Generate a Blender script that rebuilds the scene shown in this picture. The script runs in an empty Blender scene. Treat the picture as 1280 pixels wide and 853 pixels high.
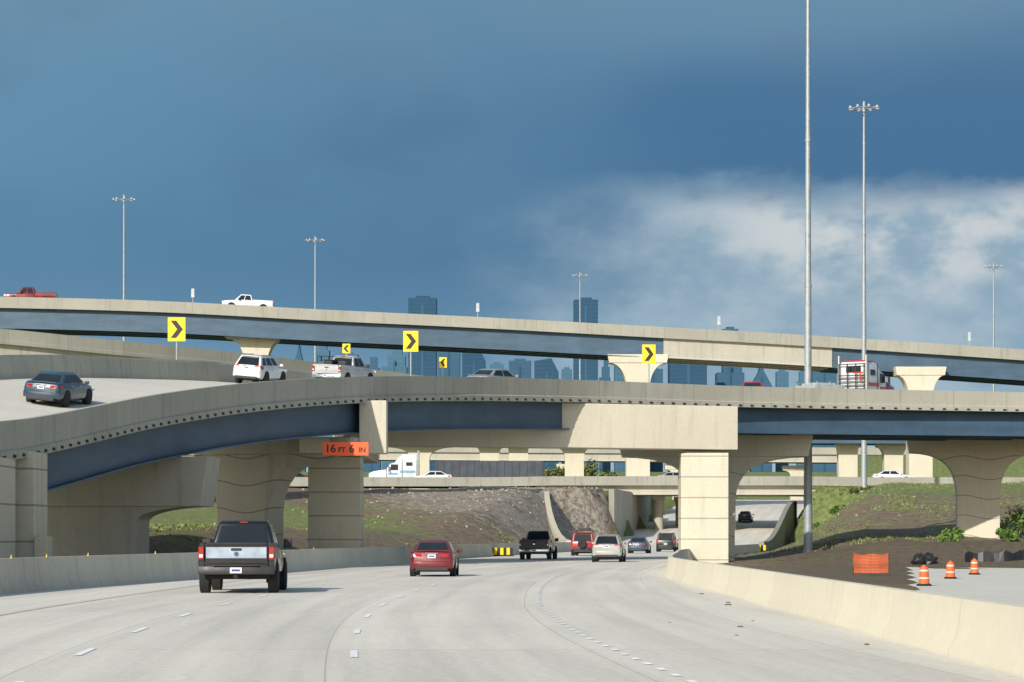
import bpy, bmesh, math, random
from mathutils import Vector, Matrix, noise
random.seed(7)
sc=bpy.context.scene
FL=3200.0; HZ=670.0; CH=1.6
def at(a,b,d):
    # pixel column / row + distance -> metres
    return Vector(((a-640.0)/FL*d, d, CH+(HZ-b)/FL*d))
def lin(v):
    v=v/255.0
    return v/12.92 if v<=0.04045 else ((v+0.055)/1.055)**2.4
def S(r,g,b): return (lin(r),lin(g),lin(b),1)
def sm(t):
    t=max(0.0,min(1.0,t)); return t*t*(3-2*t)
def spline(P):
    xs=[p[0] for p in P]; ys=[p[1] for p in P]; n=len(P)
    m=[]
    for i in range(n):
        a=max(0,i-1); b=min(n-1,i+1)
        m.append((ys[b]-ys[a])/(xs[b]-xs[a]))
    def f(x):
        if x<=xs[0]: return ys[0]+m[0]*(x-xs[0])
        if x>=xs[-1]: return ys[-1]+m[-1]*(x-xs[-1])
        i=0
        while xs[i+1]<x: i+=1
        h=xs[i+1]-xs[i]; t=(x-xs[i])/h
        return (2*t**3-3*t*t+1)*ys[i]+(t**3-2*t*t+t)*h*m[i]+(-2*t**3+3*t*t)*ys[i+1]+(t**3-t*t)*h*m[i+1]
    return f

# ------------------------------------------------------------------ materials
def newmat(name):
    m=bpy.data.materials.new(name); m.use_nodes=True
    nt=m.node_tree; b=nt.nodes["Principled BSDF"]
    return m,nt,b
def N(nt,t,**k):
    n=nt.nodes.new(t)
    for a,v in k.items(): setattr(n,a,v)
    return n
def math_(nt,op,a,b=None,c=None,clamp=False):
    n=nt.nodes.new("ShaderNodeMath"); n.operation=op; n.use_clamp=clamp
    for i,v in enumerate((a,b,c)):
        if v is None: continue
        if isinstance(v,(int,float)): n.inputs[i].default_value=v
        else: nt.links.new(v,n.inputs[i])
    return n.outputs[0]
def mixc(nt,f,a,b,mode='MIX'):
    n=nt.nodes.new("ShaderNodeMix"); n.data_type='RGBA'; n.blend_type=mode
    for i,v in ((0,f),(6,a),(7,b)):
        if isinstance(v,(int,float)): n.inputs[i].default_value=v
        elif isinstance(v,tuple): n.inputs[i].default_value=v if len(v)==4 else (*v,1)
        else: nt.links.new(v,n.inputs[i])
    return n.outputs[2]
def noise_(nt,vec,scale,detail=4,rough=.55,dist=0):
    n=nt.nodes.new("ShaderNodeTexNoise"); n.inputs["Scale"].default_value=scale
    n.inputs["Detail"].default_value=detail; n.inputs["Roughness"].default_value=rough
    n.inputs["Distortion"].default_value=dist
    nt.links.new(vec,n.inputs["Vector"]); return n.outputs[0]
def maprange(nt,v,a,b,c=0,d=1,smooth=True):
    n=nt.nodes.new("ShaderNodeMapRange"); n.interpolation_type='SMOOTHSTEP' if smooth else 'LINEAR'
    nt.links.new(v,n.inputs[0])
    for i,x in zip((1,2,3,4),(a,b,c,d)): n.inputs[i].default_value=x
    return n.outputs[0]
def scaled(nt,vec,s):
    n=nt.nodes.new("ShaderNodeMapping"); n.inputs["Scale"].default_value=s
    nt.links.new(vec,n.inputs["Vector"]); return n.outputs[0]
def bump(nt,b,h,strength=.3,dist=.02):
    n=nt.nodes.new("ShaderNodeBump"); n.inputs["Strength"].default_value=strength; n.inputs["Distance"].default_value=dist
    nt.links.new(h,n.inputs["Height"]); nt.links.new(n.outputs[0],b.inputs["Normal"])

def concrete(name,col,var=.22,streak=.3,joint=0,course=0,wave=0,dark=.5,jd=.35):
    m,nt,b=newmat(name)
    geo=N(nt,"ShaderNodeNewGeometry"); pos=geo.outputs["Position"]
    big=noise_(nt,pos,.25,5); fine=noise_(nt,pos,6,5,.65)
    st=noise_(nt,scaled(nt,pos,(1.6,1.6,.16)),1.2,5,.6)
    f=math_(nt,'ADD',math_(nt,'MULTIPLY',big,.5),math_(nt,'MULTIPLY',fine,.5))
    v=maprange(nt,f,.3,.7,1-var,1+var)
    s=maprange(nt,st,.5,.75,1,1-streak)
    v=math_(nt,'MULTIPLY',v,s)
    if joint:
        uv=N(nt,"ShaderNodeUVMap"); sp=N(nt,"ShaderNodeSeparateXYZ"); nt.links.new(uv.outputs[0],sp.inputs[0])
        fr=math_(nt,'FRACT',math_(nt,'DIVIDE',sp.outputs[0],joint))
        j=math_(nt,'LESS_THAN',fr,.05/joint)
        v=math_(nt,'MULTIPLY',v,math_(nt,'SUBTRACT',1,math_(nt,'MULTIPLY',j,jd)))
        wn=N(nt,"ShaderNodeTexWhiteNoise",noise_dimensions='1D')
        nt.links.new(math_(nt,'FLOOR',math_(nt,'DIVIDE',sp.outputs[0],joint)),wn.inputs["W"])
        v=math_(nt,'MULTIPLY',v,maprange(nt,wn.outputs[0],0,1,.95,1.03))
    if course:
        sp=N(nt,"ShaderNodeSeparateXYZ"); nt.links.new(pos,sp.inputs[0])
        z=sp.outputs[2]
        if wave:
            z=math_(nt,'ADD',z,math_(nt,'MULTIPLY',math_(nt,'SINE',math_(nt,'MULTIPLY',sp.outputs[0],1.6)),wave))
        fr=math_(nt,'FRACT',math_(nt,'DIVIDE',z,course))
        j=math_(nt,'LESS_THAN',fr,.07/course)
        v=math_(nt,'MULTIPLY',v,math_(nt,'SUBTRACT',1,math_(nt,'MULTIPLY',j,.5)))
    c=mixc(nt,1,col,v,'MULTIPLY')
    d=noise_(nt,pos,.6,6,.7)
    c=mixc(nt,maprange(nt,d,.58,.8,0,dark),c,(col[0]*.5,col[1]*.48,col[2]*.46,1))
    nt.links.new(c,b.inputs["Base Color"]); b.inputs["Roughness"].default_value=.88
    bump(nt,b,fine,.25,.02)
    return m
def plain(name,col,rough=.5,metal=0,coat=0,var=.12,scale=3):
    m,nt,b=newmat(name)
    tc=N(nt,"ShaderNodeTexCoord"); n=noise_(nt,tc.outputs["Object"],scale,4)
    c=mixc(nt,1,col,maprange(nt,n,.3,.7,1-var,1+var),'MULTIPLY')
    nt.links.new(c,b.inputs["Base Color"]); b.inputs["Metallic"].default_value=metal
    nt.links.new(maprange(nt,n,.3,.7,max(.02,rough-.06),min(1,rough+.08)),b.inputs["Roughness"])
    b.inputs["Coat Weight"].default_value=coat; b.inputs["Coat Roughness"].default_value=.06
    return m
def paint(name,col): return plain(name,col,.32,.1,.6,.06,1.5)

M={}
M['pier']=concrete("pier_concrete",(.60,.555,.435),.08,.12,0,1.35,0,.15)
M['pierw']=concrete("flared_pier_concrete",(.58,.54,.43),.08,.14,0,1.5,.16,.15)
M['pierd']=concrete("shade_tinted_pier_concrete",(.44,.405,.32),.1,.2,0,1.5,.16,.3)  # pier concrete darkened so the ramp's shade sits in its base colour
M['cap']=concrete("cap_concrete",(.57,.53,.42),.08,.12,0,0,0,.15)
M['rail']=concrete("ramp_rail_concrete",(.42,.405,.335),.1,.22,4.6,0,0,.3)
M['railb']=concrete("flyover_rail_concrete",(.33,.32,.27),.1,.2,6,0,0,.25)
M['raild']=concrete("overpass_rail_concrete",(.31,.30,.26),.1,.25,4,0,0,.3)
M['barrier']=concrete("barrier_concrete",(.70,.64,.49),.05,.06,6,0,0,.06,.18)
M['barrierl']=concrete("grey_barrier_concrete",(.60,.56,.45),.1,.2,4.5,0,0,.2)
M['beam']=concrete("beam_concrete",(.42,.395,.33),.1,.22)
M['deck']=concrete("deck_concrete",(.62,.59,.51),.08,.08,0,0,0,.2)
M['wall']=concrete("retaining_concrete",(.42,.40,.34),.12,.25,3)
M['hole']=plain("dark_slot",(.03,.03,.03,1),.9)
def steelblue():
    m,nt,b=newmat("blue_steel_paint")
    geo=N(nt,"ShaderNodeNewGeometry"); pos=geo.outputs["Position"]
    n=noise_(nt,scaled(nt,pos,(.3,.3,1.2)),1.0,5); n2=noise_(nt,scaled(nt,pos,(2,2,.2)),1.5,4)
    v=math_(nt,'MULTIPLY',maprange(nt,n,.3,.7,.85,1.15),maprange(nt,n2,.5,.8,1,.85))
    nt.links.new(mixc(nt,1,(.052,.10,.155,1),v,'MULTIPLY'),b.inputs["Base Color"])
    b.inputs["Roughness"].default_value=.55
    return m
M['steel']=steelblue()
M['pole']=plain("galvanised_steel",(.34,.37,.38,1),.55,.4)
M['lampgrey']=plain("lamp_housing_grey",(.42,.44,.45,1),.5,.2)
M['tyre']=plain("tyre_rubber",(.018,.018,.018,1),.85)
M['rim']=plain("alloy_rim",(.5,.5,.52,1),.3,.8)
M['under']=plain("underbody_black",(.012,.012,.013,1),.8)
M['trim']=plain("black_trim",(.02,.02,.022,1),.5)
M['chrome']=plain("chrome",(.65,.67,.7,1),.18,.95)
M['satin']=plain("satin_chrome_sky_tint",(.34,.41,.5,1),.35,.5)  # bluish base colour stands in for sky reflected on the tailgate
M['tail']=plain("tail_lamp_red",(.36,.012,.012,1),.2,0,.6)
M['headl']=plain("lamp_clear",(.8,.82,.85,1),.1,.2,.6)
M['plate']=plain("plate_white",(.7,.72,.75,1),.5)
M['platemark']=plain("plate_marks",(.05,.07,.2,1),.5)
def glassm():
    m,nt,b=newmat("tinted_glass")
    tc=N(nt,"ShaderNodeTexCoord"); n=noise_(nt,tc.outputs["Object"],1.2,2)
    nt.links.new(mixc(nt,n,(.006,.009,.012,1),(.02,.028,.035,1)),b.inputs["Base Color"])
    b.inputs["Roughness"].default_value=.08; b.inputs["IOR"].default_value=1.4
    return m
M['glass']=glassm()
M['yellow']=plain("sign_yellow",(.90,.58,.01,1),.5,0,0,.05)
M['black']=plain("sign_black",(.012,.012,.012,1),.5)
M['orange']=plain("safety_orange",(.72,.13,.03,1),.6)
M['signred']=plain("clearance_sign_orange",(1.0,.13,.035,1),.5,0,0,.03)
M['white']=plain("white_plastic",(.6,.56,.52,1),.5)
M['line']=concrete("line_paint",(.88,.88,.86),.15,0,0,0,0,.3)
M['yline']=concrete("faded_yellow_line_paint",(.62,.57,.42),.2,0,0,0,0,.5)
M['plastic']=plain("black_sheeting",(.015,.016,.018,1),.35)
M['bark']=plain("bark",(.12,.09,.06,1),.9)
def leafm(name,c1,c2):
    m,nt,b=newmat(name)
    geo=N(nt,"ShaderNodeNewGeometry")
    n=noise_(nt,geo.outputs["Position"],1.3,4)
    wn=geo.outputs["Random Per Island"]
    f=math_(nt,'ADD',math_(nt,'MULTIPLY',maprange(nt,n,.35,.65),.6),math_(nt,'MULTIPLY',wn,.4))
    nt.links.new(mixc(nt,f,c1,c2),b.inputs["Base Color"]); b.inputs["Roughness"].default_value=.7
    return m
M['leaf']=leafm("olive_leaves",(.07,.09,.02,1),(.20,.22,.05,1))
M['leafg']=leafm("green_leaves",(.05,.11,.02,1),(.17,.27,.05,1))
M['grass']=leafm("grass_blades",(.11,.13,.04,1),(.22,.25,.08,1))
M['rock']=plain("broken_rock",(.30,.255,.20,1),.9,0,0,.4,.5)

def roadmat():
    m,nt,b=newmat("road_concrete")
    uv=N(nt,"ShaderNodeUVMap"); sp=N(nt,"ShaderNodeSeparateXYZ"); nt.links.new(uv.outputs[0],sp.inputs[0])
    u,v=sp.outputs[0],sp.outputs[1]
    big=noise_(nt,scaled(nt,uv.outputs[0],(.35,.05,1)),1,5,.6)
    fine=noise_(nt,uv.outputs[0],7,5,.7)
    st=noise_(nt,scaled(nt,uv.outputs[0],(1.3,.025,1)),1.3,5,.6)
    k=math_(nt,'MULTIPLY',maprange(nt,big,.3,.7,.92,1.06),maprange(nt,fine,.25,.75,.86,1.12))
    k=math_(nt,'MULTIPLY',k,maprange(nt,st,.35,.7,1.04,.91))
    lane=math_(nt,'COSINE',math_(nt,'MULTIPLY',u,2*math.pi/1.83))
    k=math_(nt,'MULTIPLY',k,maprange(nt,lane,-1,1,.965,1.02))
    fu=math_(nt,'FRACT',math_(nt,'DIVIDE',math_(nt,'ADD',u,.38),3.65))
    j=math_(nt,'LESS_THAN',fu,.006)
    fv=math_(nt,'FRACT',math_(nt,'DIVIDE',v,9.0))
    j2=math_(nt,'LESS_THAN',fv,.01)
    jj=math_(nt,'MAXIMUM',j,math_(nt,'MULTIPLY',j2,.7))
    k=math_(nt,'MULTIPLY',k,math_(nt,'SUBTRACT',1,math_(nt,'MULTIPLY',jj,.28)))
    wn=N(nt,"ShaderNodeTexWhiteNoise",noise_dimensions='2D')
    cb=N(nt,"ShaderNodeCombineXYZ")
    nt.links.new(math_(nt,'FLOOR',math_(nt,'DIVIDE',math_(nt,'ADD',u,.38),3.65)),cb.inputs[0])
    nt.links.new(math_(nt,'FLOOR',math_(nt,'DIVIDE',v,18.0)),cb.inputs[1]); nt.links.new(cb.outputs[0],wn.inputs["Vector"])
    k=math_(nt,'MULTIPLY',k,maprange(nt,wn.outputs[0],0,1,.96,1.03))
    sp2=noise_(nt,scaled(nt,uv.outputs[0],(1,.4,1)),.9,6,.75)
    c=mixc(nt,1,(.69,.645,.555,1),k,'MULTIPLY')
    c=mixc(nt,maprange(nt,sp2,.6,.78,0,.35),c,(.38,.36,.32,1))
    nt.links.new(c,b.inputs["Base Color"]); b.inputs["Roughness"].default_value=.85
    bump(nt,b,fine,.3,.01)
    return m
M['road']=roadmat()

def terrainmat():
    m,nt,b=newmat("earth_and_grass")
    geo=N(nt,"ShaderNodeNewGeometry"); pos=geo.outputs["Position"]
    at_=N(nt,"ShaderNodeAttribute",attribute_name="zone"); sp=N(nt,"ShaderNodeSeparateColor"); nt.links.new(at_.outputs[0],sp.inputs[0])
    n1=noise_(nt,pos,.35,6,.65); n2=noise_(nt,pos,1.8,7,.68)
    soil=mixc(nt,maprange(nt,n2,.3,.7),(.10,.07,.045,1),(.27,.20,.13,1))
    rock=mixc(nt,maprange(nt,n2,.38,.62),(.17,.14,.105,1),(.42,.37,.30,1))
    grass=mixc(nt,maprange(nt,n2,.3,.7),(.09,.12,.03,1),(.21,.25,.08,1))
    fr=maprange(nt,math_(nt,'ADD',sp.outputs[1],math_(nt,'MULTIPLY',math_(nt,'SUBTRACT',n1,.5),1.6)),.35,.65)
    c=mixc(nt,fr,soil,rock)
    fg=maprange(nt,math_(nt,'ADD',sp.outputs[0],math_(nt,'MULTIPLY',math_(nt,'SUBTRACT',n1,.5),2.2)),.38,.62)
    c=mixc(nt,fg,c,grass)
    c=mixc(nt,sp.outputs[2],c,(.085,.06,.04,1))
    nt.links.new(c,b.inputs["Base Color"]); b.inputs["Roughness"].default_value=.95
    bump(nt,b,math_(nt,'ADD',n2,n1),.8,.25)
    return m
M['terrain']=terrainmat()
def tower(name,col,sx,sz,contrast=.35):
    m,nt,b=newmat(name)
    tc=N(nt,"ShaderNodeTexCoord"); sp=N(nt,"ShaderNodeSeparateXYZ"); nt.links.new(tc.outputs["Object"],sp.inputs[0])
    a=math_(nt,'GREATER_THAN',math_(nt,'FRACT',math_(nt,'DIVIDE',math_(nt,'ADD',sp.outputs[0],sp.outputs[1]),sx)),.3)
    c=math_(nt,'GREATER_THAN',math_(nt,'FRACT',math_(nt,'DIVIDE',sp.outputs[2],sz)),.4)
    w=math_(nt,'MULTIPLY',a,c)
    n=noise_(nt,tc.outputs["Object"],.02,3)
    k=math_(nt,'MULTIPLY',math_(nt,'SUBTRACT',1,math_(nt,'MULTIPLY',w,contrast)),maprange(nt,n,.3,.7,.92,1.08))
    nt.links.new(mixc(nt,1,col,k,'MULTIPLY'),b.inputs["Base Color"]); b.inputs["Roughness"].default_value=.85; b.inputs["Specular IOR Level"].default_value=.2
    return m
M['tA']=tower("tower_glass_haze_deep_blue",(.027,.078,.14,1),4,5,.12)  # distance haze is put into the base colour of all three tower materials
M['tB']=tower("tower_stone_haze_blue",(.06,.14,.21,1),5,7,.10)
M['tC']=tower("tower_haze_mid_blue",(.042,.105,.17,1),4,6,.10)

# ------------------------------------------------------------------ mesh builder
class MB:
    def __init__(s): s.v=[]; s.f=[]; s.m=[]; s.uv=[]
    def add(s,vs,fs,m=0,uv=None):
        o=len(s.v); s.v+= [Vector(p) for p in vs]; s.uv+= (uv if uv else [(0.0,0.0)]*len(vs))
        for f in fs: s.f.append([i+o for i in f]); s.m.append(m)
    def box(s,c,d,m=0,rz=0,tx=1.0,ty=1.0):
        vs=[]
        for sz in (-1,1):
            kx=tx if sz>0 else 1; ky=ty if sz>0 else 1
            for x,y in ((-1,-1),(1,-1),(1,1),(-1,1)):
                px=x*d[0]/2*kx; py=y*d[1]/2*ky
                vs.append((c[0]+px*math.cos(rz)-py*math.sin(rz),c[1]+px*math.sin(rz)+py*math.cos(rz),c[2]+sz*d[2]/2))
        s.add(vs,[(0,3,2,1),(4,5,6,7),(0,1,5,4),(1,2,6,5),(2,3,7,6),(3,0,4,7)],m)
    def cyl(s,p0,p1,r0,r1=None,n=12,m=0):
        r1=r0 if r1 is None else r1
        p0=Vector(p0);p1=Vector(p1);d=(p1-p0).normalized()
        a=d.orthogonal().normalized(); b=d.cross(a)
        vs=[]
        for p,r in ((p0,r0),(p1,r1)):
            for i in range(n):
                t=2*math.pi*i/n; vs.append(p+a*math.cos(t)*r+b*math.sin(t)*r)
        fs=[(i,(i+1)%n,n+(i+1)%n,n+i) for i in range(n)]+[tuple(range(n-1,-1,-1)),tuple(range(n,2*n))]
        s.add(vs,fs,m)
    def loft(s,rings,m=0,cap=True,uvs=None):
        n=len(rings[0]); vs=[p for r in rings for p in r]; fs=[]
        for k in range(len(rings)-1):
            for i in range(n):
                j=(i+1)%n; fs.append((k*n+i,k*n+j,(k+1)*n+j,(k+1)*n+i))
        if cap: fs.append(tuple(range(n-1,-1,-1))); fs.append(tuple(range((len(rings)-1)*n,len(rings)*n)))
        s.add(vs,fs,m,uvs)
    def lathe(s,prof,axis='z',c=(0,0,0),n=20,m=0):
        rings=[]
        for r,h in prof:
            ring=[]
            for i in range(n):
                t=2*math.pi*i/n
                if axis=='z': ring.append((c[0]+r*math.cos(t),c[1]+r*math.sin(t),c[2]+h))
                else: ring.append((c[0]+h,c[1]+r*math.cos(t),c[2]+r*math.sin(t)))
            rings.append(ring)
        s.loft(rings,m)
    def prism(s,out,y0,y1,m=0):
        n=len(out)
        vs=[(x,y0,z) for x,z in out]+[(x,y1,z) for x,z in out]
        fs=[tuple(range(n)),tuple(range(2*n-1,n-1,-1))]+[(i,(i+1)%n,n+(i+1)%n,n+i) for i in range(n)]
        s.add(vs,fs,m)
    def sweep(s,path,prof,m=0):
        rings=[];uvs=[];L=0
        for i,p in enumerate(path):
            a=path[max(0,i-1)]; b=path[min(len(path)-1,i+1)]
            t=(b-a); t.z=0; t.normalize(); nl=Vector((-t.y,t.x,0))
            if i: L+=(path[i]-path[i-1]).length
            rings.append([p+nl*l+Vector((0,0,z)) for l,z in prof]); uvs+=[(L,z) for l,z in prof]
        s.loft(rings,m,True,uvs)
    def obj(s,name,mats,parent=None,loc=(0,0,0),rot=(0,0,0),smooth=None,bevel=0,seg=2,recalc=True):
        me=bpy.data.meshes.new(name)
        bm=bmesh.new()
        bv=[bm.verts.new(p) for p in s.v]
        uvl=bm.loops.layers.uv.new("UVMap")
        for f,mi in zip(s.f,s.m):
            try: bf=bm.faces.new([bv[i] for i in f])
            except ValueError: continue
            bf.material_index=mi
            for lp,i in zip(bf.loops,f): lp[uvl].uv=s.uv[i]
        if recalc: bmesh.ops.recalc_face_normals(bm,faces=bm.faces)
        bm.to_mesh(me); bm.free()
        for mt in mats: me.materials.append(mt)
        if smooth is not None:
            for p in me.polygons: p.use_smooth=True
            me.set_sharp_from_angle(angle=math.radians(smooth))
        o=bpy.data.objects.new(name,me); sc.collection.objects.link(o)
        o.location=loc; o.rotation_euler=rot
        if parent: o.parent=parent
        if bevel:
            bmod=o.modifiers.new("bevel",'BEVEL'); bmod.width=bevel; bmod.segments=seg; bmod.limit_method='ANGLE'; bmod.angle_limit=math.radians(35)
            bmod.harden_normals=False
        return o
def tag(o,label,cat,group=None):
    o["label"]=label; o["category"]=cat
    if group: o["group"]=group
    return o
def thing(name,label,cat,loc=(0,0,0),rot=(0,0,0),group=None):
    e=bpy.data.objects.new(name,None); sc.collection.objects.link(e); e.location=loc; e.rotation_euler=rot
    e.empty_display_size=.5
    return tag(e,label,cat,group)
def structure(o): o["kind"]="structure"; return o

# ------------------------------------------------------------------ alignment
c=spline([(-10,5.3),(10,3.4),(29,1.9),(40,1.2),(50,.8),(60,.66),(80,.95),(100,1.75),(122,3.4),(155,6.6),(171,8.4),(205,12.6),(256,19.5),(300,25.5),(330,30),(440,47)])
XR=spline([(-10,5.85),(29,5.85),(60,5.85),(90,5.9),(102,6.1),(130,8.1),(160,10.5),(205,16.2),(256,24),(300,31),(330,35.5),(440,52)])
XL=spline([(-10,-14.2),(30,-14.3),(70,-14),(111,-10.2),(160,-6.0),(205,-1),(256,5.5),(300,11.5),(330,16),(440,33)])
def rz(y): return 7.7*sm((y-268)/170)
def head(y): return -math.atan((c(y+3)-c(y-3))/6)
def fb(x,y,s): return noise.fractal(Vector((x*s,y*s,.3)),1.0,2.1,5)
PL=7.45
def terr(x,y):
    base=rz(y)-.15
    left=XL(y)-.4-x; right=x-XR(y)-.4
    if y>430 and y<3000: base=max(base,PL)
    if y>540: base+=9.0*sm((y-540)/60)*(1-sm((y-700)/200))
    if left>0:
        w=9 if y<300 else 1.2
        al=sm((y-182)/132); h=PL*al*sm(left/w)
        h=max(h,2.3*sm((left-2.5)/9)*sm((y-112)/30))
        r=fb(x,y,.12)*.35*sm(left/4)*sm((y-120)/40)*(1-sm((y-305)/8))
        return max(base,h+r-.15)
    if right>0:
        w=12 if y<300 else 3
        al=sm((y-150)/150); h=PL*al*sm((right-1)/w)
        r=fb(x,y,.1)*.5*sm(right/5)*sm((y-135)/30)*(1-sm((y-305)/8))
        h=h+r-.3*sm(right/2)*(1-al)
        h+=9.5*sm((y-445)/45)*sm((x-38)/9)*(1-sm((x-230)/60))
        h+=1.3*math.exp(-((x-26)/5)**2-((y-170)/6)**2)+1.0*math.exp(-((x-36)/6)**2-((y-174)/7)**2)
        return max(base-.35,h)
    return base
def geo_axis(a,b,step,far):
    L=[];x=a
    while x<=b: L.append(x); x+=step
    s=step; x=b
    while x<far: s*=1.35; x+=s; L.append(x)
    return L
ys=[-3000,-800,-200,-60]+geo_axis(-30,630,2.2,9000)
xr=geo_axis(0,150,2.2,7000); xs=[-v for v in reversed(xr[1:])]+xr
vs=[];cols=[]
for y in ys:
    for x in xs:
        vs.append((x,y,terr(x,y)))
        left=XL(y)-x; right=x-XR(y)
        g=r_=d=0
        if left>0:
            g=.60*sm((left-5)/12)*(1-sm((y-225)/60)) + .25*sm((-x-8)/25)*(1-sm((y-240)/50))+.12
            r_=.62*sm((x+28)/22)*sm((y-222)/45)+.05
            if y>312: g=.8
        else:
            g=.38+.5*sm((y-235)/45); r_=.08
            if y>312: g=1
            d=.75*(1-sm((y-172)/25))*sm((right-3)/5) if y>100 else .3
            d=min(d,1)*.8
        if y>430 or y<-30 or abs(x)>160: g=1; d=0; r_=0
        cols.append((max(0,min(1,g)),r_,d,1))
nx=len(xs)
fs=[(j*nx+i,j*nx+i+1,(j+1)*nx+i+1,(j+1)*nx+i) for j in range(len(ys)-1) for i in range(nx-1)]
me=bpy.data.meshes.new("ground"); me.from_pydata(vs,[],fs); me.materials.append(M['terrain'])
ca=me.color_attributes.new("zone",'FLOAT_COLOR','POINT')
for i,cc in enumerate(cols): ca.data[i].color=cc
for p in me.polygons: p.use_smooth=True
g=bpy.data.objects.new("ground",me); sc.collection.objects.link(g); structure(g); g["label"]="brown earth and patchy grass ground with embankments"

# road
b=MB(); vv=[];uv=[]
yy=[-30+3*i for i in range(158)]
for y in yy:
    L,R=XL(y)-.25,XR(y)+.25
    for k in range(7):
        x=L+(R-L)*k/6; vv.append((x,y,rz(y))); uv.append((x-c(y),y))
b.add(vv,[(j*7+i,j*7+i+1,(j+1)*7+i+1,(j+1)*7+i) for j in range(len(yy)-1) for i in range(6)],0,uv)
o=structure(b.obj("road",[M['road']])); o["label"]="pale concrete highway curving under the interchange"
def line(off,y0,y1,w,per=None,ln=None,mat='line',name="lane_marking",dz=.008):
    b=MB()
    def seg(a,e):
        n=max(1,int((e-a)/1.5)); vs=[]
        for k in range(n+1):
            y=a+(e-a)*k/n; x=(c(y)+off)
            vs+=[(x-w/2,y,rz(y)+dz),(x+w/2,y,rz(y)+dz)]
        b.add(vs,[(2*k,2*k+1,2*k+3,2*k+2) for k in range(n)])
    if per:
        y=y0
        while y<y1:
            seg(y,y+ln); y+=per
    else: seg(y0,y1)
    return structure(b.obj(name,[M[mat]]))
line(-7.35,9.5,300,.11,8.2,2.2); line(-3.65,9.0,300,.10,8.2,2.0)
line(0,26.5,300,.10,1.3,.5)
line(-11.05,5,260,.09,mat='yline')
line(3.2,112,290,.10)

# barriers
def path(fx,y0,y1,step=3):
    n=int((y1-y0)/step); return [Vector((fx(y0+(y1-y0)*k/n),y0+(y1-y0)*k/n,rz(y0+(y1-y0)*k/n))) for k in range(n+1)]
prof=[(.0,-.3),(.0,.0),(.0,.08),(-.12,.30),(-.18,.82),(-.36,.82),(-.42,.3),(-.55,.08),(-.55,-.3)]
b=MB(); b.sweep(path(lambda y:XR(y)-.05,-20,300),[(l,z*.93) for l,z in prof])
tag(b.obj("traffic_barrier",[M['barrier']],smooth=40),"long cream concrete barrier along the road shoulder","barrier")
b=MB(); b.sweep(path(lambda y:XL(y)+.0,-20,283),[(.5,-.3),(.5,.08),(.42,.3),(.3,.97),(.08,.97),(.0,.3),(-.1,.08),(-.1,-.3)])
lb=tag(b.obj("traffic_barrier",[M['barrierl']],smooth=40),"grey concrete barrier with small yellow reflectors on top","barrier")
for y in (72,76,81,90,104,122,142):
    b=MB(); b.box((0,0,.04),(.02,.08,.08)); b.box((0,0,-.0),(.05,.1,.02))
    b.obj("reflector",[M['yellow']],lb,(XL(y)-.19,y,.98),bevel=.004)

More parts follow.
